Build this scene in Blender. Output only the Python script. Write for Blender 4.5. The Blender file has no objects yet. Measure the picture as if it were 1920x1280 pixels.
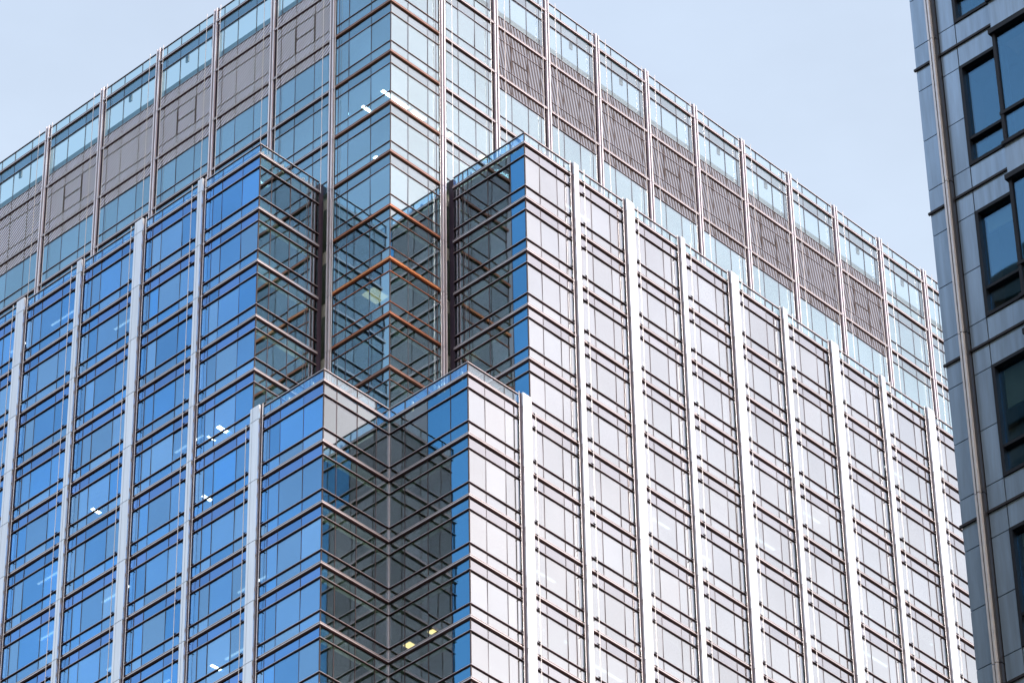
import bpy, bmesh, math, random
from mathutils import Vector, Matrix
random.seed(11)
R = math.radians
sc = bpy.context.scene
COL = sc.collection

# ------------------------------------------------------------------ camera
CAM = Vector((-132.727, -132.288, -176.560))
VR = Vector((0.68815243, -0.72541074, -0.01501656))
VU = Vector((-0.44588343, -0.43912811, 0.77997081))
VD = Vector((0.5723934, 0.53004318, 0.6256357))
FPX = 8003.96                                   # focal length in pixels of a 1920 wide frame
cd = bpy.data.cameras.new('camera')
cam = bpy.data.objects.new('camera', cd)
COL.objects.link(cam)
cam.matrix_world = Matrix(((VR.x, VU.x, -VD.x, CAM.x), (VR.y, VU.y, -VD.y, CAM.y), (VR.z, VU.z, -VD.z, CAM.z), (0, 0, 0, 1)))
cd.sensor_fit = 'HORIZONTAL'
cd.sensor_width = 36.0
cd.lens = 36.0 * FPX / 1920.0
cd.clip_start = 1.0
cd.clip_end = 9000.0
sc.camera = cam

# ------------------------------------------------------------------ sky and sun
SUN_AZ, SUN_EL = -82.0, 38.0                    # degrees, azimuth counted from +X towards +Y
w = bpy.data.worlds.new('World')
sc.world = w
w.use_nodes = True
wn = w.node_tree
sky = wn.nodes.new('ShaderNodeTexSky')
sky.sky_type = 'NISHITA'
sky.sun_disc = False
sky.sun_elevation = R(SUN_EL)
sky.sun_rotation = R(90 - SUN_AZ)
sky.air_density = 2.5
sky.dust_density = 2.0
sky.ozone_density = 0.8
wbal = wn.nodes.new('ShaderNodeVectorMath')      # cool white balance over the whole sky
wbal.operation = 'MULTIPLY'
wbal.inputs[1].default_value = (1.19, 1.0, 0.985)
wn.links.new(sky.outputs[0], wbal.inputs[0])
tco = wn.nodes.new('ShaderNodeTexCoord')         # thin high cloud, alike all over the sky
cmap = wn.nodes.new('ShaderNodeMapping')
cmap.inputs['Scale'].default_value = (1.0, 1.0, 2.2)
cno = wn.nodes.new('ShaderNodeTexNoise')
cno.inputs['Scale'].default_value = 9.0
cno.inputs['Detail'].default_value = 5.0
cno.inputs['Roughness'].default_value = 0.55
cmr = wn.nodes.new('ShaderNodeMapRange')
cmr.inputs['From Min'].default_value = 0.32
cmr.inputs['From Max'].default_value = 0.68
cmr.inputs['To Min'].default_value = 0.95
cmr.inputs['To Max'].default_value = 1.06
csc = wn.nodes.new('ShaderNodeVectorMath')
csc.operation = 'SCALE'
wn.links.new(tco.outputs['Generated'], cmap.inputs['Vector'])
wn.links.new(cmap.outputs[0], cno.inputs['Vector'])
wn.links.new(cno.outputs[0], cmr.inputs['Value'])
wn.links.new(wbal.outputs[0], csc.inputs[0])
wn.links.new(cmr.outputs[0], csc.inputs['Scale'])
wn.links.new(csc.outputs[0], wn.nodes['Background'].inputs[0])
wn.nodes['Background'].inputs[1].default_value = 0.11
sd = bpy.data.lights.new('sun', 'SUN')
sd.energy = 0.5
sd.angle = R(10.0)
sd.color = (1.0, 0.93, 0.88)
sun = bpy.data.objects.new('sun', sd)
COL.objects.link(sun)
sdir = Vector((math.cos(R(SUN_AZ)) * math.cos(R(SUN_EL)), math.sin(R(SUN_AZ)) * math.cos(R(SUN_EL)), math.sin(R(SUN_EL))))
sun.rotation_euler = (-sdir).to_track_quat('-Z', 'Y').to_euler()
sun.location = (60, -120, 60)
sc.view_settings.view_transform = 'Standard'
sc.view_settings.look = 'None'
sc.view_settings.gamma = 1.0
sc.view_settings.use_curve_mapping = False
sc.view_settings.exposure = 1.43
sc.cycles.max_bounces = 10
sc.cycles.glossy_bounces = 6
sc.cycles.transparent_max_bounces = 24
sc.cycles.diffuse_bounces = 3
sc.cycles.caustics_reflective = False
sc.cycles.caustics_refractive = False

# ------------------------------------------------------------------ materials
MATS = {}
def new_mat(name):
    m = bpy.data.materials.new(name)
    m.use_nodes = True
    m.node_tree.nodes.clear()
    MATS[name] = m
    return m, m.node_tree.nodes, m.node_tree.links

def variation(n, l):
    """0..1, different on every separate piece, whether it is an object or an island of a mesh"""
    oi = n.new('ShaderNodeObjectInfo'); g = n.new('ShaderNodeNewGeometry')
    a = n.new('ShaderNodeMath'); a.operation = 'ADD'
    l.new(oi.outputs['Random'], a.inputs[0]); l.new(g.outputs['Random Per Island'], a.inputs[1])
    f = n.new('ShaderNodeMath'); f.operation = 'FRACT'
    l.new(a.outputs[0], f.inputs[0])
    return f.outputs[0]

def glass(name, refl, trans, var=0.12, rough=0.012, wave=0.02, hue=(0.0, 0.0, 0.0)):
    """coated pane: mirror part tinted by refl, see-through part tinted by trans"""
    m, n, l = new_mat(name)
    out = n.new('ShaderNodeOutputMaterial'); add = n.new('ShaderNodeAddShader')
    gl = n.new('ShaderNodeBsdfGlossy'); tr = n.new('ShaderNodeBsdfTransparent')
    v = variation(n, l)
    mr = n.new('ShaderNodeMapRange')
    mr.inputs['To Min'].default_value = 1.0 - var; mr.inputs['To Max'].default_value = 1.0 + var * 0.6
    l.new(v, mr.inputs['Value'])
    # a soft mottle in tone over the face, far larger than one pane
    tc = n.new('ShaderNodeNewGeometry'); no = n.new('ShaderNodeTexNoise')
    no.inputs['Scale'].default_value = 0.13; no.inputs['Detail'].default_value = 3.0
    l.new(tc.outputs['Position'], no.inputs['Vector'])
    mr2 = n.new('ShaderNodeMapRange'); mr2.inputs['From Min'].default_value = 0.3; mr2.inputs['From Max'].default_value = 0.7
    mr2.inputs['To Min'].default_value = 0.93; mr2.inputs['To Max'].default_value = 1.05
    l.new(no.outputs[0], mr2.inputs['Value'])
    mu = n.new('ShaderNodeMath'); mu.operation = 'MULTIPLY'
    l.new(mr.outputs[0], mu.inputs[0]); l.new(mr2.outputs[0], mu.inputs[1])
    # some panes lean to another hue of the coating
    cmix = n.new('ShaderNodeMix'); cmix.data_type = 'RGBA'
    cmix.inputs[6].default_value = (*refl, 1)
    cmix.inputs[7].default_value = (*[max(0, refl[i] + hue[i]) for i in range(3)], 1)
    wn_ = n.new('ShaderNodeTexWhiteNoise'); wn_.noise_dimensions = '1D'
    l.new(v, wn_.inputs['W']); l.new(wn_.outputs['Value'], cmix.inputs[0])
    vm = n.new('ShaderNodeVectorMath'); vm.operation = 'SCALE'
    l.new(cmix.outputs[2], vm.inputs[0]); l.new(mu.outputs[0], vm.inputs['Scale'])
    l.new(vm.outputs[0], gl.inputs['Color'])
    gl.inputs['Roughness'].default_value = rough
    tr.inputs['Color'].default_value = (*[math.sqrt(t) for t in trans], 1)   # a pane has two faces
    if wave:
        nb = n.new('ShaderNodeTexNoise'); nb.inputs['Scale'].default_value = 0.55; nb.inputs['Detail'].default_value = 1.0
        l.new(tc.outputs['Position'], nb.inputs['Vector'])
        bp = n.new('ShaderNodeBump'); bp.inputs['Strength'].default_value = 0.25; bp.inputs['Distance'].default_value = wave
        l.new(nb.outputs[0], bp.inputs['Height']); l.new(bp.outputs[0], gl.inputs['Normal'])
    l.new(gl.outputs[0], add.inputs[0]); l.new(tr.outputs[0], add.inputs[1]); l.new(add.outputs[0], out.inputs['Surface'])
    return m

def paint(name, col, rough=0.5, metal=0.0, var=0.1, streak=0.0, scale=1.5, spec=0.5):
    m, n, l = new_mat(name)
    out = n.new('ShaderNodeOutputMaterial'); b = n.new('ShaderNodeBsdfPrincipled')
    b.inputs['Roughness'].default_value = rough; b.inputs['Metallic'].default_value = metal
    b.inputs['Specular IOR Level'].default_value = spec
    v = variation(n, l)
    mr = n.new('ShaderNodeMapRange'); mr.inputs['To Min'].default_value = 1 - var; mr.inputs['To Max'].default_value = 1 + var
    l.new(v, mr.inputs['Value'])
    g = n.new('ShaderNodeNewGeometry'); mp = n.new('ShaderNodeMapping')
    mp.inputs['Scale'].default_value = (scale, scale, scale * (0.08 if streak else 1.0))
    l.new(g.outputs['Position'], mp.inputs['Vector'])
    no = n.new('ShaderNodeTexNoise'); no.inputs['Scale'].default_value = 3.0; no.inputs['Detail'].default_value = 6.0; no.inputs['Roughness'].default_value = 0.6
    l.new(mp.outputs[0], no.inputs['Vector'])
    a = streak if streak else 0.08
    m2 = n.new('ShaderNodeMapRange'); m2.inputs['From Min'].default_value = 0.3; m2.inputs['From Max'].default_value = 0.7
    m2.inputs['To Min'].default_value = 1 - a; m2.inputs['To Max'].default_value = 1 + a
    l.new(no.outputs[0], m2.inputs['Value'])
    mu = n.new('ShaderNodeMath'); mu.operation = 'MULTIPLY'
    l.new(mr.outputs[0], mu.inputs[0]); l.new(m2.outputs[0], mu.inputs[1])
    vm = n.new('ShaderNodeVectorMath'); vm.operation = 'SCALE'; vm.inputs[0].default_value = col
    l.new(mu.outputs[0], vm.inputs['Scale']); l.new(vm.outputs[0], b.inputs['Base Color'])
    l.new(b.outputs[0], out.inputs['Surface'])
    return m

def lamp_mat(name, col, strength):
    m, n, l = new_mat(name)
    out = n.new('ShaderNodeOutputMaterial'); e = n.new('ShaderNodeEmission')
    e.inputs[0].default_value = (*col, 1); e.inputs[1].default_value = strength
    l.new(e.outputs[0], out.inputs['Surface'])
    return m

# wing glazing: each side's mirrored sky is put into its tint; the core is paler, likewise split
glass('glass_sky_blue', (0.115, 0.325, 0.64), (0.08, 0.11, 0.11), 0.17, hue=(0.10, 0.06, -0.05))
glass('glass_sky_blue_spandrel', (0.115, 0.30, 0.60), (0.03, 0.04, 0.05), 0.14, hue=(0.04, -0.005, 0.0))
glass('glass_sky_bright', (0.43, 0.43, 0.445), (0.09, 0.12, 0.12), 0.06)
glass('glass_sky_bright_spandrel', (0.41, 0.405, 0.43), (0.05, 0.06, 0.06), 0.07)
glass('glass_teal', (0.225, 0.335, 0.425), (0.14, 0.24, 0.25), 0.08)
glass('glass_teal_spandrel', (0.19, 0.31, 0.41), (0.06, 0.10, 0.11), 0.10)
glass('glass_pale', (0.33, 0.375, 0.41), (0.16, 0.24, 0.22), 0.06)
glass('glass_pale_spandrel', (0.31, 0.34, 0.37), (0.10, 0.15, 0.14), 0.08)
glass('glass_clear_street', (0.08, 0.12, 0.15), (0.50, 0.63, 0.66), 0.06)
glass('glass_clear_garden', (0.15, 0.165, 0.18), (0.50, 0.57, 0.57), 0.06)
glass('glass_parapet', (0.10, 0.21, 0.38), (0.30, 0.42, 0.42), 0.06)
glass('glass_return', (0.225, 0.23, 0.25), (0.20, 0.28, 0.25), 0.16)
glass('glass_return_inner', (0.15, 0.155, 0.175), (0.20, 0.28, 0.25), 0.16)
glass('glass_return_sky', (0.07, 0.225, 0.43), (0.10, 0.14, 0.14), 0.10)  # reflection of blue sky put into the tint
glass('glass_neighbour', (0.075, 0.155, 0.25), (0.24, 0.33, 0.32), 0.05)
paint('panel_steel', (0.72, 0.79, 0.90), 0.32, 0.7, 0.05, streak=0.06)
paint('fin_steel', (0.80, 0.82, 0.98), 0.34, 0.45, 0.06, streak=0.06)
paint('rail_steel', (0.56, 0.55, 0.62), 0.34, 0.7, 0.10)
paint('rail_glow', (1.0, 0.45, 0.20), 0.25, 0.75, 0.05)  # orange light on the recess rails, put into their colour
paint('glow_dark', (0.30, 0.09, 0.05), 0.35, 0.6, 0.1)
paint('rail_dark', (0.040, 0.024, 0.036), 0.45, 0.0, 0.2, spec=0.25)
paint('rail_bronze', (0.34, 0.22, 0.205), 0.36, 0.6, 0.12)
paint('rail_glow_faint', (0.60, 0.26, 0.16), 0.30, 0.8, 0.08)  # weaker orange light, coloured into the rails above and below
paint('bronze_dark', (0.060, 0.030, 0.026), 0.45, 0.0, 0.2, spec=0.25)
paint('channel', (0.050, 0.040, 0.075), 0.5, 0.2, 0.1, spec=0.3)
paint('mullion', (0.055, 0.045, 0.055), 0.45, 0.1, 0.15, spec=0.3)
paint('rod_steel', (0.72, 0.70, 0.72), 0.3, 0.6, 0.05)
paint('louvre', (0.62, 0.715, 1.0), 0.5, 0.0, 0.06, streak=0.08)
paint('louvre_dimmed', (0.20, 0.26, 0.41), 0.5, 0.0, 0.06, streak=0.08)  # same louvre, darkened in colour to offset the brighter light on this side
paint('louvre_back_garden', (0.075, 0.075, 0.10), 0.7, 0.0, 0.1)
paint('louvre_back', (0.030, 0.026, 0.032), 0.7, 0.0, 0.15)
paint('ceiling', (0.55, 0.58, 0.57), 0.8, 0.0, 0.04)
paint('interior', (0.34, 0.34, 0.36), 0.8, 0.0, 0.1)
paint('roof_deck', (0.20, 0.20, 0.20), 0.8, 0.0, 0.05)
paint('screen_steel', (0.20, 0.24, 0.27), 0.6, 0.2, 0.08)
paint('post_white', (0.80, 0.80, 0.80), 0.5, 0.0, 0.05)
paint('shaft', (0.18, 0.22, 0.26), 0.2, 0.3, 0.05)
paint('stone', (0.40, 0.55, 0.74), 0.30, 0.6, 0.07, streak=0.16, scale=2.2)
paint('stone_joint', (0.045, 0.045, 0.05), 0.8)
paint('window_frame', (0.016, 0.021, 0.034), 0.4, 0.0, 0.1, spec=0.3)
paint('pipe_steel', (0.92, 0.93, 1.0), 0.34, 0.5, 0.05)
paint('pipe_maroon', (0.075, 0.03, 0.035), 0.4, 0.1, 0.05)
paint('shadow_dark', (0.035, 0.035, 0.045), 0.4, 0.2, 0.05)
paint('blind', (0.72, 0.70, 0.70), 0.8, 0.0, 0.06)
paint('office_dark', (0.035, 0.055, 0.055), 0.7, 0.0, 0.1)
paint('asphalt', (0.055, 0.055, 0.058), 0.85, 0.0, 0.0, scale=0.3)
paint('block_wall', (0.07, 0.075, 0.08), 0.7, 0.0, 0.05)
paint('block_glass', (0.03, 0.045, 0.045), 0.12, 0.0, 0.1)
lamp_mat('lamp_white', (1.0, 0.80, 0.72), 9.0)
lamp_mat('lamp_warm', (1.0, 0.60, 0.28), 2.0)
lamp_mat('lamp_dim', (1.0, 0.66, 0.34), 0.5)
lamp_mat('strip_light', (0.85, 0.95, 1.0), 0.9)

# ------------------------------------------------------------------ helpers
def tag(o, label=None, cat=None, group=None, kind=None):
    if label: o['label'] = label
    if cat: o['category'] = cat
    if group: o['group'] = group
    if kind: o['kind'] = kind
    return o

def empty(name, loc=(0, 0, 0)):
    o = bpy.data.objects.new(name, None)
    o.location = loc
    o.empty_display_size = 1.0
    COL.objects.link(o)
    return o

UB = {}
def unit_box(mat):
    if mat not in UB:
        me = bpy.data.meshes.new('box_' + mat)
        v = [(x, y, z) for z in (-.5, .5) for y in (-.5, .5) for x in (-.5, .5)]
        me.from_pydata(v, [], [(0, 2, 3, 1), (4, 5, 7, 6), (0, 1, 5, 4), (2, 6, 7, 3), (0, 4, 6, 2), (1, 3, 7, 5)])
        me.materials.append(MATS[mat]); me.update()
        UB[mat] = me
    return UB[mat]

def link(name, me, parent, loc=(0, 0, 0)):
    o = bpy.data.objects.new(name, me)
    o.location = loc
    COL.objects.link(o)
    if parent is not None:
        o.parent = parent
    return o

ORIGIN = {}
def put(o, parent, loc, scale=None):
    """all parents sit unrotated at a known spot, so a part's location is world minus parent's"""
    base = ORIGIN.get(parent.name, Vector((0, 0, 0))) if parent else Vector((0, 0, 0))
    o.location = Vector(loc) - base
    if scale: o.scale = scale
    return o

def box(name, parent, lo, hi, mat, tilt=None):
    o = link(name, unit_box(mat), parent)
    c = [(a + b) / 2 for a, b in zip(lo, hi)]
    put(o, parent, c, [max(abs(b - a), 1e-4) for a, b in zip(lo, hi)])
    if tilt: o.rotation_euler = tilt
    return o

class Soup:
    """boxes and prisms gathered into ONE mesh"""
    def __init__(s): s.v = []; s.f = []; s.m = []; s.mats = []
    def mi(s, mat):
        if mat not in s.mats: s.mats.append(mat)
        return s.mats.index(mat)
    def hexa(s, pts, mat):
        b = len(s.v); s.v += [tuple(p) for p in pts]
        for q in ((0, 2, 3, 1), (4, 5, 7, 6), (0, 1, 5, 4), (2, 6, 7, 3), (0, 4, 6, 2), (1, 3, 7, 5)):
            s.f.append(tuple(b + i for i in q)); s.m.append(s.mi(mat))
    def box(s, lo, hi, mat):
        s.hexa([(x, y, z) for z in (lo[2], hi[2]) for y in (lo[1], hi[1]) for x in (lo[0], hi[0])], mat)
    def mesh(s, name):
        me = bpy.data.meshes.new(name)
        me.from_pydata(s.v, [], s.f)
        for m in s.mats: me.materials.append(MATS[m])
        me.polygons.foreach_set('material_index', s.m)
        bm = bmesh.new(); bm.from_mesh(me); bmesh.ops.recalc_face_normals(bm, faces=bm.faces); bm.to_mesh(me); bm.free()
        me.update()
        return me
    def build(s, name, parent=None):
        return link(name, s.mesh(name), parent)

def pix(p):
    v = Vector(p) - CAM
    z = v.dot(VD)
    return 960 + FPX * v.dot(VR) / z, 640 - FPX * v.dot(VU) / z

def seen_area(pts):
    """size in the picture of a quad, 0 outside the frame or behind the neighbouring building"""
    q = [pix(p) for p in pts]
    cx = sum(a[0] for a in q) / 4; cy = sum(a[1] for a in q) / 4
    if cx < -12 or cy < -12 or cy > 1292 or cx > 1712 + 0.084 * cy: return 0.0
    return abs(sum(q[i][0] * q[(i + 1) % 4][1] - q[(i + 1) % 4][0] * q[i][1] for i in range(4))) / 2

# ------------------------------------------------------------------ ground
GZ = -178.2
g = Soup(); g.box((-3000, -3000, GZ - 1), (3000, 3000, GZ), 'asphalt')
tag(g.build('ground'), 'dark asphalt street level far below the towers', 'ground', kind='structure')

# ------------------------------------------------------------------ the glass tower
Z = {-2: 8.33, -1: 4.10, 0: 0.0, 1: -4.12, 2: -8.13, 3: -12.03, 4: -16.2, 5: -20.14, 6: -24.19, 7: -28.05, 8: -31.93,
     9: -36.09, 10: -40.21, 11: -44.20, 12: -48.10, 13: -52.0, 14: -56.0, 15: -60.0}
PL, PR = 5.316, 4.722                            # bay widths on the two sides
D1, D2 = 5.11, 6.07                              # how far the wings step out
Y1, X2 = 5.595, 4.956                            # where the wings end above the terrace
IN = -0.03                                       # re-entrant corner of the lower part
YL0, XR0 = 5.15, 4.41                            # first wing pier
YC, XC = 4.93, 4.39                              # first core pier
TOP, WPAR, LPAR = 9.30, -11.2, -31.1
NL, NR = 6, 10                                   # last wing piers
NCL, NCR = 8, 13                                 # last core piers
BOT = 15

tower = empty('glass_tower', (0, 0, GZ))
ORIGIN['glass_tower'] = Vector((0, 0, GZ))
tag(tower, 'tall stepped glass office tower with steel rails, filling most of the photo', 'tower')

class Face:
    """a vertical plane; s runs along it away from the near corner, out points to the street"""
    def __init__(self, axis, c): self.axis = axis; self.c = c
    def P(self, s, out, z):
        return (self.c - out, s, z) if self.axis == 'L' else (s, self.c - out, z)
    def lohi(self, s0, s1, o0, o1, z0, z1):
        a = self.P(s0, o0, z0); b = self.P(s1, o1, z1)
        return [min(x, y) for x, y in zip(a, b)], [max(x, y) for x, y in zip(a, b)]
    def quad(self, s0, s1, z0, z1):
        return [self.P(s0, 0, z0), self.P(s1, 0, z0), self.P(s1, 0, z1), self.P(s0, 0, z1)]

def fbox(name, parent, F, s0, s1, o0, o1, z0, z1, mat):
    lo, hi = F.lohi(s0, s1, o0, o1, z0, z1)
    return box(name, parent, lo, hi, mat)

PANES = {}                                       # kind -> list of (area, face, s0, s1, z0, z1, material)
def pane(kind, F, s0, s1, z0, z1, mat):
    a = seen_area(F.quad(s0, s1, z0, z1))
    PANES.setdefault(kind, []).append((a, F, s0, s1, z0, z1, mat))

# rail profiles: (out, z) round the section, then the material of each side
BIG = [(0.0, -0.13), (0.06, -0.13), (0.10, -0.075), (0.12, -0.055), (0.12, 0.022), (0.12, 0.066), (0.12, 0.098), (0.0, 0.105)]
BIGM = ['D', 'D', 'D', 'S', 'D', 'S', 'D', 'D']  # D: dark lines, with the underside's shade put into the colour
THIN = [(0.0, -0.05), (0.05, -0.05), (0.075, -0.03), (0.075, 0.015), (0.07, 0.045), (0.0, 0.055)]
THINM = ['D', 'D', 'D', 'S', 'D', 'D']
BAR = [(0.0, -0.028), (0.04, -0.028), (0.04, 0.012), (0.038, 0.028), (0.0, 0.028)]
BARM = ['D', 'D', 'S', 'D', 'D']
CAPP = [(-0.035, -0.035), (0.04, -0.035), (0.055, -0.015), (0.055, 0.025), (0.04, 0.035), (-0.035, 0.035)]
CAPM = ['D', 'D', 'S', 'S', 'D', 'D']
TONES = {'steel': ('rail_dark', 'rail_steel'), 'bronze': ('bronze_dark', 'rail_bronze'), 'glow_faint': ('bronze_dark', 'rail_glow_faint'), 'glow': ('glow_dark', 'rail_glow')}
RAILS = []
def rail(kind, F, s0, s1, z, m0=0, m1=0, tone='steel'):
    """m0/m1 +1 mitres round an outer corner, -1 into an inner corner"""
    RAILS.append((seen_area([F.P(s0, .2, z - .12), F.P(s1, .2, z - .12), F.P(s1, .2, z + .12), F.P(s0, .2, z + .12)]), kind, F, s0, s1, z, m0, m1, tone))

RCACHE = {}
def rail_mesh(kind, F, L, m0, m1, tone):
    key = (kind, F.axis, round(L, 3), m0, m1, tone)
    if key in RCACHE: return RCACHE[key]
    prof, pm = {'floor_rail': (BIG, BIGM), 'glazing_rail': (THIN, THINM), 'glazing_bar': (BAR, BARM), 'coping': (CAPP, CAPM)}[kind]
    D, S = TONES[tone]
    n = len(prof); v = []; f = []; mi = []
    for s, mm, sg in ((0, m0, -1), (L, m1, 1)):
        for o, z in prof:
            v.append(Face(F.axis, 0).P(s + sg * mm * o, o, z))
    for i in range(n):
        j = (i + 1) % n
        f.append((i, j, n + j, n + i)); mi.append(0 if pm[i] == 'D' else 1)
    f.append(tuple(range(n))); mi.append(0)
    f.append(tuple(range(2 * n - 1, n - 1, -1))); mi.append(0)
    me = bpy.data.meshes.new(kind); me.from_pydata(v, [], f)
    me.materials.append(MATS[D]); me.materials.append(MATS[S])
    me.polygons.foreach_set('material_index', mi)
    bm = bmesh.new(); bm.from_mesh(me); bmesh.ops.recalc_face_normals(bm, faces=bm.faces); bm.to_mesh(me); bm.free(); me.update()
    RCACHE[key] = me
    return me

BRK = Soup()                                     # the little brackets, too small to pick apart
def bracket(F, s, z):
    lo, hi = F.lohi(s - 0.02, s + 0.02, 0.0, 0.22, z - 0.02, z + 0.02); BRK.box(lo, hi, 'rail_dark')
    lo, hi = F.lohi(s - 0.10, s + 0.10, 0.10, 0.14, z + 0.04, z + 0.075); BRK.box(lo, hi, 'rail_dark')

UPR, LOR = 0.22, 0.775                           # where the two thin rails cross a storey

def storey(F, cuts, k, mats, end0=0, end1=0, tone='steel', rs=None, top=True, br=(), louvre=False, thin='glazing_rail', per=None):
    """one storey of one bay between floor rail k and k+1; cuts are the mullion lines"""
    z0, z1 = Z[k], Z[k + 1]; h = z0 - z1
    zu, zl = z0 - UPR * h, z0 - LOR * h
    gap = 0.018
    for ci, (a, b) in enumerate(zip(cuts[:-1], cuts[1:])):
        if per: mats = per(ci)
        if louvre is True:
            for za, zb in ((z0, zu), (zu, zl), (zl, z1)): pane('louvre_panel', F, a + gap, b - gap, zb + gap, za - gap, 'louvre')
            continue
        pane('spandrel_pane' if louvre != 'under' else 'louvre_panel', F, a + gap, b - gap, zu + gap, z0 - gap, mats[1] if louvre != 'under' else 'louvre')
        pane('window_pane', F, a + gap, b - gap, zl + gap, zu - gap, mats[0])
        pane('sill_pane' if louvre != 'over' else 'louvre_panel', F, a + gap, b - gap, z1 + gap, zl - gap, mats[2] if louvre != 'over' else 'louvre')
    ra, rb = rs if rs else (cuts[0], cuts[-1])
    if top: rail('floor_rail', F, ra, rb, z0, end0, end1, tone)
    if thin:
        rail(thin, F, ra, rb, zu, end0, end1, tone)
        rail(thin, F, ra, rb, zl, end0, end1, tone)
    for s in br:
        for z in (z0, zu, zl): bracket(F, s, z)

PLATES = []
def pier(F, s, kinds, ztop, kb, kt):
    """upright pier: dark channel behind, bright plates in front, one set to a storey"""
    zb = Z[kb]
    ch, plates, depth = kinds
    lo, hi = F.lohi(s + ch[0], s + ch[1], 0.0, ch[2], zb, ztop)
    c = box('pier', tower, lo, hi, 'channel')
    base = Vector([(a + b) / 2 for a, b in zip(lo, hi)])
    c.scale = (1, 1, 1)                          # own mesh, so that its plates are not stretched with it
    so = Soup(); so.box([a - q for a, q in zip(lo, base)], [a - q for a, q in zip(hi, base)], 'channel')
    c.data = so.mesh('pier')
    ORIGIN[c.name] = base
    levels = [ztop] + [Z[k] - 0.05 for k in range(kt, kb + 1)]
    for za, zb_ in zip(levels[:-1], levels[1:]):
        for (a, b, o0, o1, mat) in plates:
            l2, h2 = F.lohi(s + a, s + b, o0, o1, zb_ + 0.018, za - 0.018)
            PLATES.append((seen_area([F.P(s + a, o1, zb_), F.P(s + b, o1, zb_), F.P(s + b, o1, za), F.P(s + a, o1, za)]), len(PLATES), c, l2, h2, mat))
    return c

WIDE = ((-0.39, 0.41, 0.10), [(-0.30, 0.21, 0.10, 0.25, 'panel_steel'), (0.24, 0.405, 0.10, 0.24, 'panel_steel')], 0.25)
SLIM = ((-0.24, 0.24, 0.10), [(-0.17, 0.03, 0.10, 0.25, 'panel_steel'), (0.065, 0.235, 0.10, 0.24, 'panel_steel')], 0.25)
TWIN = ((-0.24, 0.24, 0.045), [(-0.165, -0.075, 0.045, 0.15, 'fin_steel'), (0.075, 0.16, 0.045, 0.14, 'fin_steel')], 0.15)

def rod(F, s, out, z0, z1, r=0.022):
    so = Soup(); n = 6
    pts = [(r * math.cos(2 * math.pi * i / n), r * math.sin(2 * math.pi * i / n)) for i in range(n)]
    c = Vector(F.P(s, out, (z0 + z1) / 2)); h = abs(z1 - z0) / 2
    for zz in (-h, h):
        for a, b in pts: so.v.append((a, b, zz))
    for i in range(n):
        j = (i + 1) % n
        so.f.append((i, j, n + j, n + i)); so.m.append(so.mi('rod_steel'))
    so.f += [tuple(range(n - 1, -1, -1)), tuple(range(n, 2 * n))]; so.m += [0, 0]
    o = link('tie_rod', so.mesh('tie_rod'), tower)
    put(o, tower, c)

def mullion(F, s, z0, z1, wdt=0.04, out=0.012):
    wdt *= 0.75
    fbox('mullion', tower, F, s - wdt / 2, s + wdt / 2, -0.05, out, z0, z1, 'mullion')

def bay_cuts(a, b, p, half0, half1):
    """mullion lines of a bay from pier centre a to pier centre b"""
    f = (0.322, 0.665, 0.815)
    return [a + half0] + [a + t * p for t in f] + [b - half1]

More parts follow.
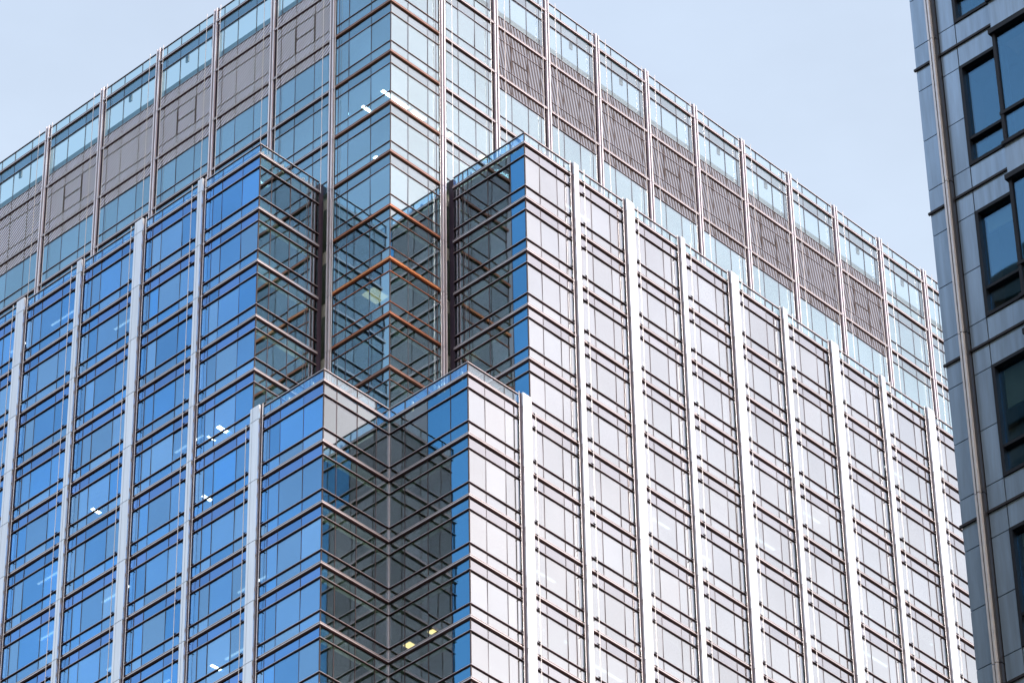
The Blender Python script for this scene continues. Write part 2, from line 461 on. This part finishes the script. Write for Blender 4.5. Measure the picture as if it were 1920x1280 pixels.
# ---- wings, four street faces
LEFT = Face('L', -D1); RIGHT = Face('R', -D2)
BLUE = ('glass_sky_blue', 'glass_sky_blue_spandrel', 'glass_sky_blue'); SILV = ('glass_sky_bright', 'glass_sky_bright_spandrel', 'glass_sky_bright')
for F, p0, p, corner_hi, n, mats in ((LEFT, YL0, PL, Y1, NL, BLUE), (RIGHT, XR0, PR, X2, NR, SILV)):
    for j in range(0, n + 1):
        wide = j % 2 == 0
        kt = 8 if j == 0 else 3
        pier(F, p0 + j * p, WIDE if wide else SLIM, (LPAR if j == 0 else WPAR) + 0.12, BOT, kt)
    # first bay below the terrace: corner to pier 0
    fr = (0.30, 0.655, 0.815, 0.875)
    L0 = p0 - IN
    cuts = [IN] + [IN + t * L0 for t in fr[:3]] + [p0 - 0.43]
    for k in range(8, BOT): storey(F, cuts, k, mats, end0=1, br=(p0 - 0.62,))
    for c in cuts[1:4]: mullion(F, c, Z[BOT], LPAR)
    rod(F, p0 - 0.56, 0.20, Z[BOT], LPAR + 0.05)
    for a, b in zip(cuts[:-1], cuts[1:]): pane('parapet_pane', F, a + .02, b - .02, Z[8] + .02, LPAR - .02, 'glass_parapet' if F is LEFT else 'glass_clear_garden')
    rail('coping', F, IN, cuts[-1], LPAR, 1, 0)
    # first bay above the terrace: wing corner to pier 1
    a, b = corner_hi, p0 + p
    cuts = [a] + [a + t * (b - a) for t in (0.30, 0.655, 0.815)] + [b - 0.27]
    for k in range(3, 8): storey(F, cuts, k, mats, end0=1, br=(b - 0.5,))
    for c in cuts[1:4]: mullion(F, c, Z[8], WPAR)
    rod(F, b - 0.44, 0.20, Z[8], WPAR + 0.05)
    for q, r_ in zip(cuts[:-1], cuts[1:]): pane('parapet_pane', F, q + .02, r_ - .02, Z[3] + .02, WPAR - .02, 'glass_parapet' if F is LEFT else 'glass_clear_garden')
    rail('coping', F, a, cuts[-1], WPAR, 1, 0)
    # the bay under that one, then all the others
    for j in range(0, n):
        a = p0 + j * p; b = a + p
        wa = 0.41 if j % 2 == 0 else 0.24
        wb = 0.43 if j % 2 else 0.27
        cuts = bay_cuts(a, b, p, wa, wb)
        ks = range(8 if j == 0 else 3, BOT)
        ztop = Z[8] if j == 0 else WPAR
        for k in ks: storey(F, cuts, k, mats, br=(a + 0.74, b - wb - 0.2))
        for i, c in enumerate(cuts[1:4]): mullion(F, c, Z[BOT], ztop, 0.05 if i < 2 else 0.075)
        rod(F, a + 0.74, 0.22, Z[BOT], ztop + 0.06)
        rod(F, b - wb - 0.13, 0.20, Z[BOT], ztop + 0.04)
        if j:
            for q, r_ in zip(cuts[:-1], cuts[1:]): pane('parapet_pane', F, q + .02, r_ - .02, Z[3] + .02, WPAR - .02, 'glass_parapet' if F is LEFT else 'glass_clear_garden')
            rail('coping', F, cuts[0], cuts[-1], WPAR)

# ---- the returns beside the terrace
def turn(F, s0, s1, k0, k1, mats, par, fr, e0, e1, parmat, inner=None):
    """s0 is the outer corner, s1 the inner end; s0 < s1"""
    L = s1 - s0
    cuts = [s0] + [s0 + t * L for t in fr] + [s1]
    for k in range(k0, k1):
        if inner:
            q = (lambda c: mats if (c == 0 or (c == 1 and k == 8)) else inner)  # outer panes get the tint that holds the sky's reflection
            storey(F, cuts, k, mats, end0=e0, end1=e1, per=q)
        else:
            storey(F, cuts, k, mats, end0=e0, end1=e1)
    for c in cuts[1:-1]: mullion(F, c, Z[k1], par, 0.05)
    for a, b in zip(cuts[:-1], cuts[1:]): pane('parapet_pane', F, a + .015, b - .015, Z[k0] + .02, par - .02, parmat)
    rail('coping', F, s0, s1, par, e0, e1)
RET_R = ('glass_return', 'glass_return', 'glass_return'); RET_L = ('glass_return_sky',) * 3; RET_I = ('glass_return_inner',) * 3
turn(Face('R', Y1), -D1, -0.34, 3, 8, RET_R, WPAR, (0.2, 0.52, 0.83, 0.9, 0.95), 1, 0, 'glass_clear_garden')
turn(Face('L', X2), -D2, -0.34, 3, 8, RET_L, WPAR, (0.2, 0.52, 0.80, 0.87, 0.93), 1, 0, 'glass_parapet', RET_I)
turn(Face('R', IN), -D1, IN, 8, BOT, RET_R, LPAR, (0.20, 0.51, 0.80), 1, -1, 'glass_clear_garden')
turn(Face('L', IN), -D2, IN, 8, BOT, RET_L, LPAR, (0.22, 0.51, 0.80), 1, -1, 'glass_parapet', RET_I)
box('infill', tower, (-.34, Y1 - .04, Z[8]), (.0, Y1 + .3, WPAR - .1), 'channel')
box('infill', tower, (X2 - .04, -.34, Z[8]), (X2 + .3, .0, WPAR - .1), 'channel')
for (x, y, z0, z1) in ((-D1, Y1, Z[8], WPAR), (X2, -D2, Z[8], WPAR), (-D1, IN, Z[BOT], LPAR), (IN, -D2, Z[BOT], LPAR)):
    box('corner_post', tower, (x - .03, y - .03, z0), (x + .03, y + .03, z1), 'mullion')
box('corner_post', tower, (-0.10, -0.10, Z[BOT]), (IN - .01, IN - .01, LPAR - .06), 'rail_steel')

# ---- the core
CL = Face('L', 0.0); CR = Face('R', 0.0)
TEAL = ('glass_teal', 'glass_teal_spandrel', 'glass_teal'); PALE = ('glass_pale', 'glass_pale_spandrel', 'glass_pale')
for F, p0, p, n, mats, clear, lv in ((CL, YC, PL, NCL, TEAL, 'glass_clear_street', (1, 99)), (CR, XC, PR, NCR, PALE, 'glass_clear_garden', (2, 10))):
    topm = (clear, mats[1], mats[2])
    # corner bay, down to the terrace
    cuts = [0.0] + [t * p0 for t in (0.335, 0.72)] + [p0 - 0.30]
    for k in range(-2, 8): storey(F, cuts, k, mats if k > -2 else topm, end0=1, tone={4: 'glow_faint', 5: 'glow', 6: 'glow_faint'}.get(k, 'bronze'), thin='glazing_bar')
    for c in cuts[1:-1]: mullion(F, c, LPAR, TOP, 0.045)
    mullion(F, p0 - 0.52, LPAR, TOP, 0.04)
    rod(F, p0 - 0.46, 0.26, LPAR, TOP)
    for a, b in zip(cuts[:-1], cuts[1:]): pane('parapet_pane', F, a + .02, b - .02, Z[-2] + .02, TOP - .02, clear)
    rail('coping', F, 0, cuts[-1], TOP, 1, 0)
    for j in range(1, n + 1):
        pier(F, p0 + (j - 1) * p, TWIN, TOP + 0.2, 8 if j == 1 else 3, -2)
    for j in range(1, n):
        a = p0 + (j - 1) * p; b = a + p
        cuts = [a + 0.26] + [a + t * p for t in (0.30, 0.615, 0.86)] + [b - 0.30]
        lou = lv[0] <= j < lv[1]
        for k in range(-2, 3):
            mm = mats if k > -2 else topm
            L_ = False
            if lou: L_ = {-2: 'over', -1: True, 0: 'under'}.get(k, False)
            storey(F, cuts, k, mm, tone='steel', rs=(a + .2, b - .2), louvre=L_, thin='glazing_bar')
        for i, c in enumerate(cuts[1:4]): mullion(F, c, Z[3], TOP, 0.04)
        if lou and j in ((1, 3, 5, 7) if F is CL else (2, 5, 7, 9)):
            hh = Z[-1] - Z[0]; zu, zl = Z[-1] - UPR * hh, Z[-1] - LOR * hh
            for c in cuts[1:3]: fbox('access_frame', tower, F, c - .05, c + .05, 0, .05, zl + .06, zu - .06, 'mullion')
            fbox('access_frame', tower, F, cuts[1] + .05, cuts[2] - .05, 0, .045, (zu + zl) / 2 - .04, (zu + zl) / 2 + .04, 'mullion')
        rod(F, a + 0.62, 0.26, Z[3], TOP + 0.05, 0.02)
        rod(F, b - 0.62, 0.24, Z[3], TOP + 0.05, 0.02)
        for q, r_ in zip(cuts[:-1], cuts[1:]): pane('parapet_pane', F, q + .02, r_ - .02, Z[-2] + .02, TOP - .02, clear)
        rail('coping', F, a + .2, b - .2, TOP)
box('corner_post', tower, (-.03, -.03, LPAR), (.02, .02, TOP), 'mullion')

# ---- panes, louvres and rails become objects: the 300 largest of a kind singly, the rest together
SLAT = {}
def louvre_mesh(F, a, b, z0, z1):
    key = (F.axis, round(b - a, 2), round(z1 - z0, 2))
    if key in SLAT: return SLAT[key]
    so = Soup(); Fa = Face(F.axis, 0); wd, ht = b - a, z1 - z0
    lo, hi = Fa.lohi(-wd / 2, wd / 2, -0.06, -0.03, -ht / 2, ht / 2); so.box(lo, hi, 'louvre_back' if F.axis == 'L' else 'louvre_back_garden')
    ang = R(-38) if F.axis == 'L' else R(-79)    # blades climb towards the near corner
    dx, dz = math.cos(ang), math.sin(ang)
    nx, nz = -dz, dx
    step = 0.235 if F.axis == 'L' else 0.27; half = 0.066
    ext = (wd + ht)
    i = -int(ext / step)
    while i * step < ext:
        d = i * step; i += 1
        poly = [(nx * (d + e * half) + dx * t, nz * (d + e * half) + dz * t) for e, t in ((-1, -9), (-1, 9), (1, 9), (1, -9))]
        for ax, lim in ((0, wd / 2 - .02), (1, ht / 2 - .02)):
            for sg in (1, -1):
                new = []
                for m_ in range(len(poly)):
                    p, q = poly[m_], poly[(m_ + 1) % len(poly)]
                    ip, iq = sg * p[ax] <= lim, sg * q[ax] <= lim
                    if ip: new.append(p)
                    if ip != iq:
                        t = (sg * lim - p[ax]) / (q[ax] - p[ax])
                        new.append((p[0] + t * (q[0] - p[0]), p[1] + t * (q[1] - p[1])))
                poly = new
                if len(poly) < 3: break
            if len(poly) < 3: break
        if len(poly) < 3: continue
        b0 = len(so.v); n_ = len(poly); mi_ = so.mi('louvre' if F.axis == 'L' else 'louvre_dimmed')
        for oo in (-0.03, -0.012): so.v += [Fa.P(x, oo, z) for x, z in poly]
        so.f.append(tuple(range(b0 + n_, b0 + 2 * n_))); so.m.append(mi_)
        for m_ in range(n_):
            q = (m_ + 1) % n_
            so.f.append((b0 + m_, b0 + q, b0 + n_ + q, b0 + n_ + m_)); so.m.append(mi_)
    SLAT[key] = so.mesh('louvre_panel')
    return SLAT[key]

for kind, lst in PANES.items():
    lst.sort(key=lambda t: -t[0])
    rest = Soup()
    for i, (a, F, s0, s1, z0, z1, mat) in enumerate(lst):
        if kind == 'louvre_panel':
            o = link('louvre_panel', louvre_mesh(F, s0, s1, z0, z1), tower)
            put(o, tower, F.P((s0 + s1) / 2, 0.03, (z0 + z1) / 2))
            o['kind'] = 'stuff' if a <= 0 else 'thing'
            if 'kind' in o and o['kind'] == 'thing': del o['kind']
        elif i < 300 and a > 0:
            o = fbox(kind, tower, F, s0, s1, -0.03, 0.0, z0, z1, mat)
            t = R(random.gauss(0, 0.3)), R(random.gauss(0, 0.3))
            o.rotation_euler = (0, t[0], t[1]) if F.axis == 'L' else (t[0], 0, t[1])
        else:
            lo, hi = F.lohi(s0, s1, -0.03, 0.0, z0, z1); rest.box(lo, hi, mat)
    if rest.f:
        o = rest.build(kind, tower); put(o, tower, (0, 0, 0)); o['kind'] = 'stuff'
PLATES.sort(key=lambda t: -t[0])
rest = Soup()
for i, (a, _, c, lo, hi, mat) in enumerate(PLATES):
    if i < 300 and a > 0: box('pier_plate', c, lo, hi, mat)
    else: rest.box(lo, hi, mat)
o = rest.build('pier_plate', tower); put(o, tower, (0, 0, 0)); o['kind'] = 'stuff'
RAILS.sort(key=lambda t: -t[0])
cnt = {}
rest = {}
for (a, kind, F, s0, s1, z, m0, m1, tone) in RAILS:
    c = cnt.get(kind, 0)
    me = rail_mesh(kind, F, s1 - s0, m0, m1, tone)
    if c < 300 and a > 0:
        cnt[kind] = c + 1
        o = link(kind, me, tower); put(o, tower, F.P(s0, 0, z))
    else:
        bmr = rest.setdefault((kind, tone), bmesh.new())
        nv = len(bmr.verts)
        base = Vector(F.P(s0, 0, z))
        vs = [bmr.verts.new(v.co + base) for v in me.vertices]
        for pgon in me.polygons:
            fc = bmr.faces.new([vs[i] for i in pgon.vertices]); fc.material_index = pgon.material_index
for (kind, tone), bmr in rest.items():
    me = bpy.data.meshes.new(kind); bmr.to_mesh(me); bmr.free()
    for m_ in TONES[tone]: me.materials.append(MATS[m_])
    o = link(kind, me, tower); put(o, tower, (0, 0, 0)); o['kind'] = 'stuff'
o = BRK.build('bracket', tower); put(o, tower, (0, 0, 0)); o['kind'] = 'stuff'

# ---- inside: slabs with pale ceilings, dark inner walls, roofs
YE, XE = YL0 + NL * PL, XR0 + NR * PR            # far ends of the wings
YEC, XEC = YC + (NCL - 1) * PL, XC + (NCR - 1) * PR
def slab(name, lo, hi, mat='ceiling'): return box(name, tower, lo, hi, mat)
for k in range(0, 8):
    slab('floor_slab', (.35, .35, Z[k] - .82), (XEC, YEC, Z[k] + .1))
for k in range(4, BOT + 1):
    slab('floor_slab', (-D1 + .35, (Y1 if k < 8 else IN) + .35, Z[k] - .82), (.30 if k < 8 else -.05 + .35, YE, Z[k] + .1))
    slab('floor_slab', ((X2 if k < 8 else IN) + .35 + (0 if k < 8 else .05), -D2 + .35, Z[k] - .82), (XE, (.30 if k < 8 else -.05 + .05), Z[k] + .1))
box('inner_wall', tower, (5.5, 5.5, Z[8]), (XEC, YEC, Z[-1]), 'interior')
box('inner_wall', tower, (-D1 + 4.2, Y1 + 4.5, Z[BOT] - 2), (-D1 + 4.6, YE, Z[3] - .9), 'interior')
box('inner_wall', tower, (3.2, 3.2, Z[BOT] - 2), (5.4, 5.4, Z[8] - 1), 'interior')
box('inner_wall', tower, (X2 + 4.5, -D2 + 4.6, Z[BOT] - 2), (XE, -D2 + 5.0, Z[3] - .9), 'interior')
box('roof', tower, (.3, .3, Z[-1] - .35), (XEC, YEC, Z[-1] + .55), 'roof_deck')
box('roof', tower, (-D1 + .12, Y1 + .12, Z[3] - .8), (0, YE, Z[3] - .1), 'roof_deck')
box('roof', tower, (X2 + .12, -D2 + .12, Z[3] - .8), (XE, 0, Z[3] - .1), 'roof_deck')
box('roof', tower, (-D1 + .12, IN + .12, Z[8] - .8), (0, Y1, Z[8] - .1), 'roof_deck')
box('roof', tower, (IN + .15, -D2 + .12, Z[8] - .8), (X2, IN + .1, Z[8] - .12), 'roof_deck')
# walkway beam, upstand and stanchions behind the glazed roof screen
for F, e in ((CL, YEC), (CR, XEC)):
    fbox('walkway_beam', tower, F, .5, e, -.22, -.1, Z[-2] - .80, Z[-2] - .1, 'screen_steel')
    fbox('upstand', tower, F, .5, e, -.6, -.4, Z[-1] + .5, Z[-1] + 2.0, 'screen_steel')
    p0, p = (YC, PL) if F is CL else (XC, PR)
    for j in range(1, (NCL if F is CL else NCR)):
        a = p0 + (j - 1) * p
        fbox('stanchion', tower, F, a - .15, a + .35, -.4, -.2, Z[-1] + .5, Z[-2] - .1, 'screen_steel')
        if j % 3 != 2:
            fbox('cleat', tower, F, a + p * .52, a + p * .52 + .25, -.3, -.2, Z[-2] - 1.3, Z[-2] - .75, 'screen_steel')
        if j % 2:
            fbox('cleat', tower, F, a + .35, a + .6, -.3, -.2, Z[-2] - 1.5, Z[-2] - .75, 'screen_steel')
# short white posts behind the wing parapets
for F, lst, z in ((LEFT, (6.0, 11.6, 12.2, 17.0, 17.6, 22.3, 27.6), Z[3]), (RIGHT, (6.6, 10.4, 10.9, 15.2, 20.2, 24.6), Z[3]),
                  (LEFT, (1.1, 3.0), Z[8]), (Face('L', IN), (-1.6, -3.6, -4.0, -5.4), Z[8]), (Face('R', Y1), (-4.7, -4.3, -3.1, -1.4, -1.0, -.8), Z[3]),
                  (Face('L', X2), (-5.6, -4.9, -4.0, -3.6, -2.7, -1.6), Z[3])):
    for s in lst: fbox('parapet_post', tower, F, s, s + .13, -.35, -.25, z - .1, z + .72, 'post_white')
# plain lower shaft down to the street
box('lower_shaft', tower, (-D1 + .05, IN + .05, GZ), (IN + .3, YE, Z[BOT] - .9), 'shaft')
box('lower_shaft', tower, (IN + .35, -D2 + .05, GZ), (XE, YE, Z[BOT] - .95), 'shaft')
# strip lights let into the ceilings along the glass
for F, p0, p, n in ((LEFT, YL0, PL, 5), (RIGHT, XR0, PR, 8)):
    for k in range(3, BOT):
        for j in range(0 if k >= 8 else 1, n):
            if random.random() < (0.5 if F is LEFT else 0.3):
                a = p0 + j * p + random.uniform(.6, 2.4); b = a + random.uniform(1.2, 2.4); d = random.choice((.9, 1.3, 1.7))
                fbox('ceiling_strip', tower, F, a, min(b, p0 + j * p + p - .5), -d - .12, -d, Z[k] - .86, Z[k] - .82, 'strip_light')

# roller blinds let down behind some of the panes
for F, p0, p, n in ((LEFT, YL0, PL, 5), (RIGHT, XR0, PR, 9)):
    for k in range(3, BOT - 1):
        for j in range(0 if k >= 8 else 1, n):
            if random.random() < 0.22:
                a = p0 + j * p + p * .322; b = p0 + j * p + p * .665
                if random.random() < .4: a, b = b, p0 + j * p + p * .815
                zt = Z[k] - .9; fbox('blind', tower, F, a + .06, b - .06, -.24, -.2, zt - random.choice((.5, .9, 1.4, 2.1)), zt, 'blind')

# ------------------------------------------------------------------ lit lamps seen through the glass
def lamp(label, F, s, depth, k, ln=1.0, wd=.26, mat='lamp_white', along='in', zoff=0.0):
    z = Z[k] - .87 + zoff
    c = Vector(F.P(s, -depth, z))
    t = empty('ceiling_lamp', c); ORIGIN[t.name] = c
    if along == 'in': sz = (ln, wd) if F.axis == 'L' else (wd, ln)
    else: sz = (wd, ln) if F.axis == 'L' else (ln, wd)
    box('housing', t, (c.x - sz[0] / 2 - .03, c.y - sz[1] / 2 - .03, c.z - .01), (c.x + sz[0] / 2 + .03, c.y + sz[1] / 2 + .03, c.z + .05), 'post_white')
    box('diffuser', t, (c.x - sz[0] / 2, c.y - sz[1] / 2, c.z - .035), (c.x + sz[0] / 2, c.y + sz[1] / 2, c.z - .01), mat)
    tag(t, label, 'lamp', 'lit ceiling lamps inside the tower')
    return t
lamp('wider of two lit lamps side by side in the blue glass near the lower corner', LEFT, 9.93, 1.69, 7, .75, .28)
lamp('thinner of two lit lamps side by side in the blue glass near the lower corner', LEFT, 11.0, 1.84, 7, .6, .12)
lamp('lit lamp behind blue glass, one storey below the pair of lamps', LEFT, 11.42, 2.05, 8, .65, .22)
lamp('lone lit lamp in the blue glass farthest from the tower corner', LEFT, 20.78, 1.89, 7, .65, .24)
lamp('lit lamp lowest in the blue glass, near the bottom of the photo', LEFT, 10.0, 1.88, 11, .7, .2)
lamp('long lit lamp wrapping the upper glass corner, seen through both sides', CR, 2.5, 2.1, 1, .22, 2.2)
lamp('short lit lamp in the greenish glass beside the upper corner', CL, 3.93, 2.03, 1, .95, .2)
lamp('pale lit lamp behind the silvery glass beside the upper corner', CR, 4.5, 2.09, 1, .24, 1.1)
lamp('tiny lit lamp one storey below the lamps at the upper corner', CL, 3.41, 2.26, 2, .3, .3)
lamp('tiny lit lamp behind the pale glass just past the first twin fin', CR, 7.04, 2.0, 1, .3, .3)
lamp('lit lamp in the pale glass just above the terrace parapet corner', CR, 10.0, 2.0, 1, .3, .5, 'lamp_warm')
lamp('warm lit lamp low in the dark recess between the two lower corners', Face('L', IN), 1.06, 2.66, 11, .4, .5, 'lamp_warm')
lamp('small warm lamp beside the other one low in the dark recess', Face('L', IN), -.70, 2.63, 11, .3, .4, 'lamp_warm')
lamp('soft yellow glowing lamp behind the glass under the rail with orange glow in its colour', CL, 2.2, 1.0, 5, 1.2, 1.0, 'lamp_dim')

# ------------------------------------------------------------------ the neighbouring building
NX, NY = -77.454, -92.953                        # its facade plane and far edge
NF = Face('L', NX)
nb = empty('stone_building', (NX, NY, GZ)); ORIGIN['stone_building'] = Vector((NX, NY, GZ))
tag(nb, 'grey panelled building with dark framed windows, cut off by the photo edge', 'building')
NB0 = -115.46                                    # ledge level, one every four metres
def npanel(s0, s1, z0, z1, out=0.0):
    fbox('wall_panel', nb, NF, s0 + .012, s1 - .012, out - .06, out, z0 + .012, z1 - .012, 'stone')
SP = (NY, NY - .47, NY - .67, NY - 1.115, NY - 2.25)  # panel edges: far edge, pipe, pipe, window, bay
fbox('wall', nb, NF, NY - 40, NY - .02, -14, -.9, GZ, -99, 'stone_joint')
fbox('backing', nb, NF, SP[3] + .01, NY - .02, -.9, -.055, GZ, -99, 'stone_joint')
fbox('backing', nb, NF, NY - 40, SP[4] - .01, -.9, -.5, GZ, NB0 - 20.2, 'stone_joint')
for i in range(-4, 5):
    zt = NB0 - 4 * i                              # ledge above this storey
    if i >= -3:
        pass
    # below the ledge: short panel, two tall panels, short panel
    for (a, b) in ((0, -.61), (-.61, -2.01), (-2.01, -3.37), (-3.37, -4.0)):
        npanel(SP[1], SP[0], zt + b, zt + a); npanel(SP[3], SP[2], zt + b, zt + a)
    npanel(SP[4], SP[3], zt - .61, zt); npanel(SP[4], SP[3], zt - 4.0, zt - 3.37)
    fbox('backing', nb, NF, SP[4], SP[3] + .01, -.88, -.056, zt - .61, zt + .63, 'stone_joint')
    fbox('ledge', nb, NF, SP[4], SP[0] + .03, -.01, .04, zt - .025, zt + .03, 'shadow_dark')  # dark colour stands in for the shadow line here
    # window
    wt, wb = zt - .61, zt - 3.37
    a, b = SP[4], SP[3]
    wo = empty('window', (0, 0, 0)); wo.parent = nb
    wl = Vector(NF.P((a + b) / 2, 0, wb)); wo.location = wl - ORIGIN['stone_building']; ORIGIN[wo.name] = wl
    t = .08
    fbox('frame', wo, NF, a, b, -.14, .03, wt - t, wt, 'window_frame')
    fbox('frame', wo, NF, a, b, -.14, .03, wb, wb + t, 'window_frame')
    fbox('frame', wo, NF, a, a + t * .7, -.14, .028, wb + t, wt - t, 'window_frame')
    fbox('frame', wo, NF, b - t, b, -.14, .028, wb + t, wt - t, 'window_frame')
    zm = wb + .72
    fbox('transom', wo, NF, a + t * .7, b - t, -.14, .01, zm - .035, zm + .035, 'window_frame')
    for (p, q) in ((zm + .035, wt - t), (wb + t, zm - .035)):
        fbox('pane', wo, NF, a + t * .7, b - t, -.11, -.085, p, q, 'glass_neighbour')
    dep = -.75
    fbox('office', nb, NF, a, b, dep - .03, dep, wb, wt, 'office_dark')
    if i in (1, 2, 3):
        bl = {1: .42, 2: .95, 3: .3}[i]
        fbox('blind', nb, NF, a + .12, b - .14, -.24, -.2, wt - t - bl, wt - t, 'blind')
    # projecting bay on the near side
    ba, bb = SP[4] - 3.2, SP[4]
    pt = zt + .29; pb = zt - .51                   # its spandrel panel
    fbox('bay_panel', nb, NF, ba, bb, -.06, .34, pb, pt, 'stone')
    fbox('bay_sill', nb, NF, ba, bb + .035, -.06, .40, pt, pt + .09, 'window_frame')
    fbox('bay_head', nb, NF, ba, bb + .045, -.06, .41, pb - .13, pb, 'window_frame')
    bo = empty('bay_window', (0, 0, 0)); bo.parent = nb
    wl = Vector(NF.P(bb - .5, 0, zt - 3.7)); bo.location = wl - ORIGIN['stone_building']; ORIGIN[bo.name] = wl
    b0, b1 = zt - 4 + .29 + .09, pb - .13
    fbox('frame', bo, NF, bb - .07, bb, .26, .35, b0, b1, 'window_frame')
    fbox('transom', bo, NF, ba, bb + .02, .27, .36, b0 + .74, b0 + .82, 'window_frame')
    fbox('pane', bo, NF, ba, bb - .09, .28, .30, b0 + .82, b1, 'glass_neighbour')
    fbox('pane', bo, NF, ba, bb - .09, .28, .30, b0, b0 + .72, 'glass_neighbour')
    fbox('pane', bo, NF, bb - .045, bb - .02, -.05, .24, b0, b1, 'glass_neighbour')
    fbox('office', nb, NF, ba, bb - .1, -.5, -.45, b0, b1, 'office_dark')
# twin pipe with a maroon slot and its shadow painted as a dark strip, jointed every storey
for i in range(-4, 5):
    zt = NB0 + 1.0 - .53 - 4 * i
    for (a, b, o, m) in ((SP[2] + .005, SP[2] + .06, .10, 'shadow_dark'), (SP[2] + .06, SP[2] + .105, .16, 'pipe_steel'), (SP[2] + .105, SP[2] + .145, .08, 'pipe_maroon'), (SP[2] + .145, SP[1] - .008, .14, 'pipe_steel')):
        fbox('cover_fin' if m == 'pipe_steel' else 'fin_slot_shade', nb, NF, a, b, -.05, o, zt - 4 + .012, zt - .012, m)

# ------------------------------------------------------------------ the block across the street, out of the frame, that the lower windows mirror
ob = empty('office_block', (-112, -60, GZ)); ORIGIN['office_block'] = Vector((-112, -60, GZ))
tag(ob, 'office block across the street, mirrored in the panelled building\'s lower windows', 'building')
box('wall', ob, (-140, -104, GZ), (-112, -34, -89), 'block_wall')
box('roof', ob, (-141, -105, -89), (-111.6, -33, -88), 'block_wall')
for zi in range(10):
    z = -91.5 - 4 * zi
    for yi in range(10):
        y = -100 + yi * 6.6
        box('window', ob, (-112, y, z - 2.2), (-111.8, y + 4.6, z), 'block_glass')
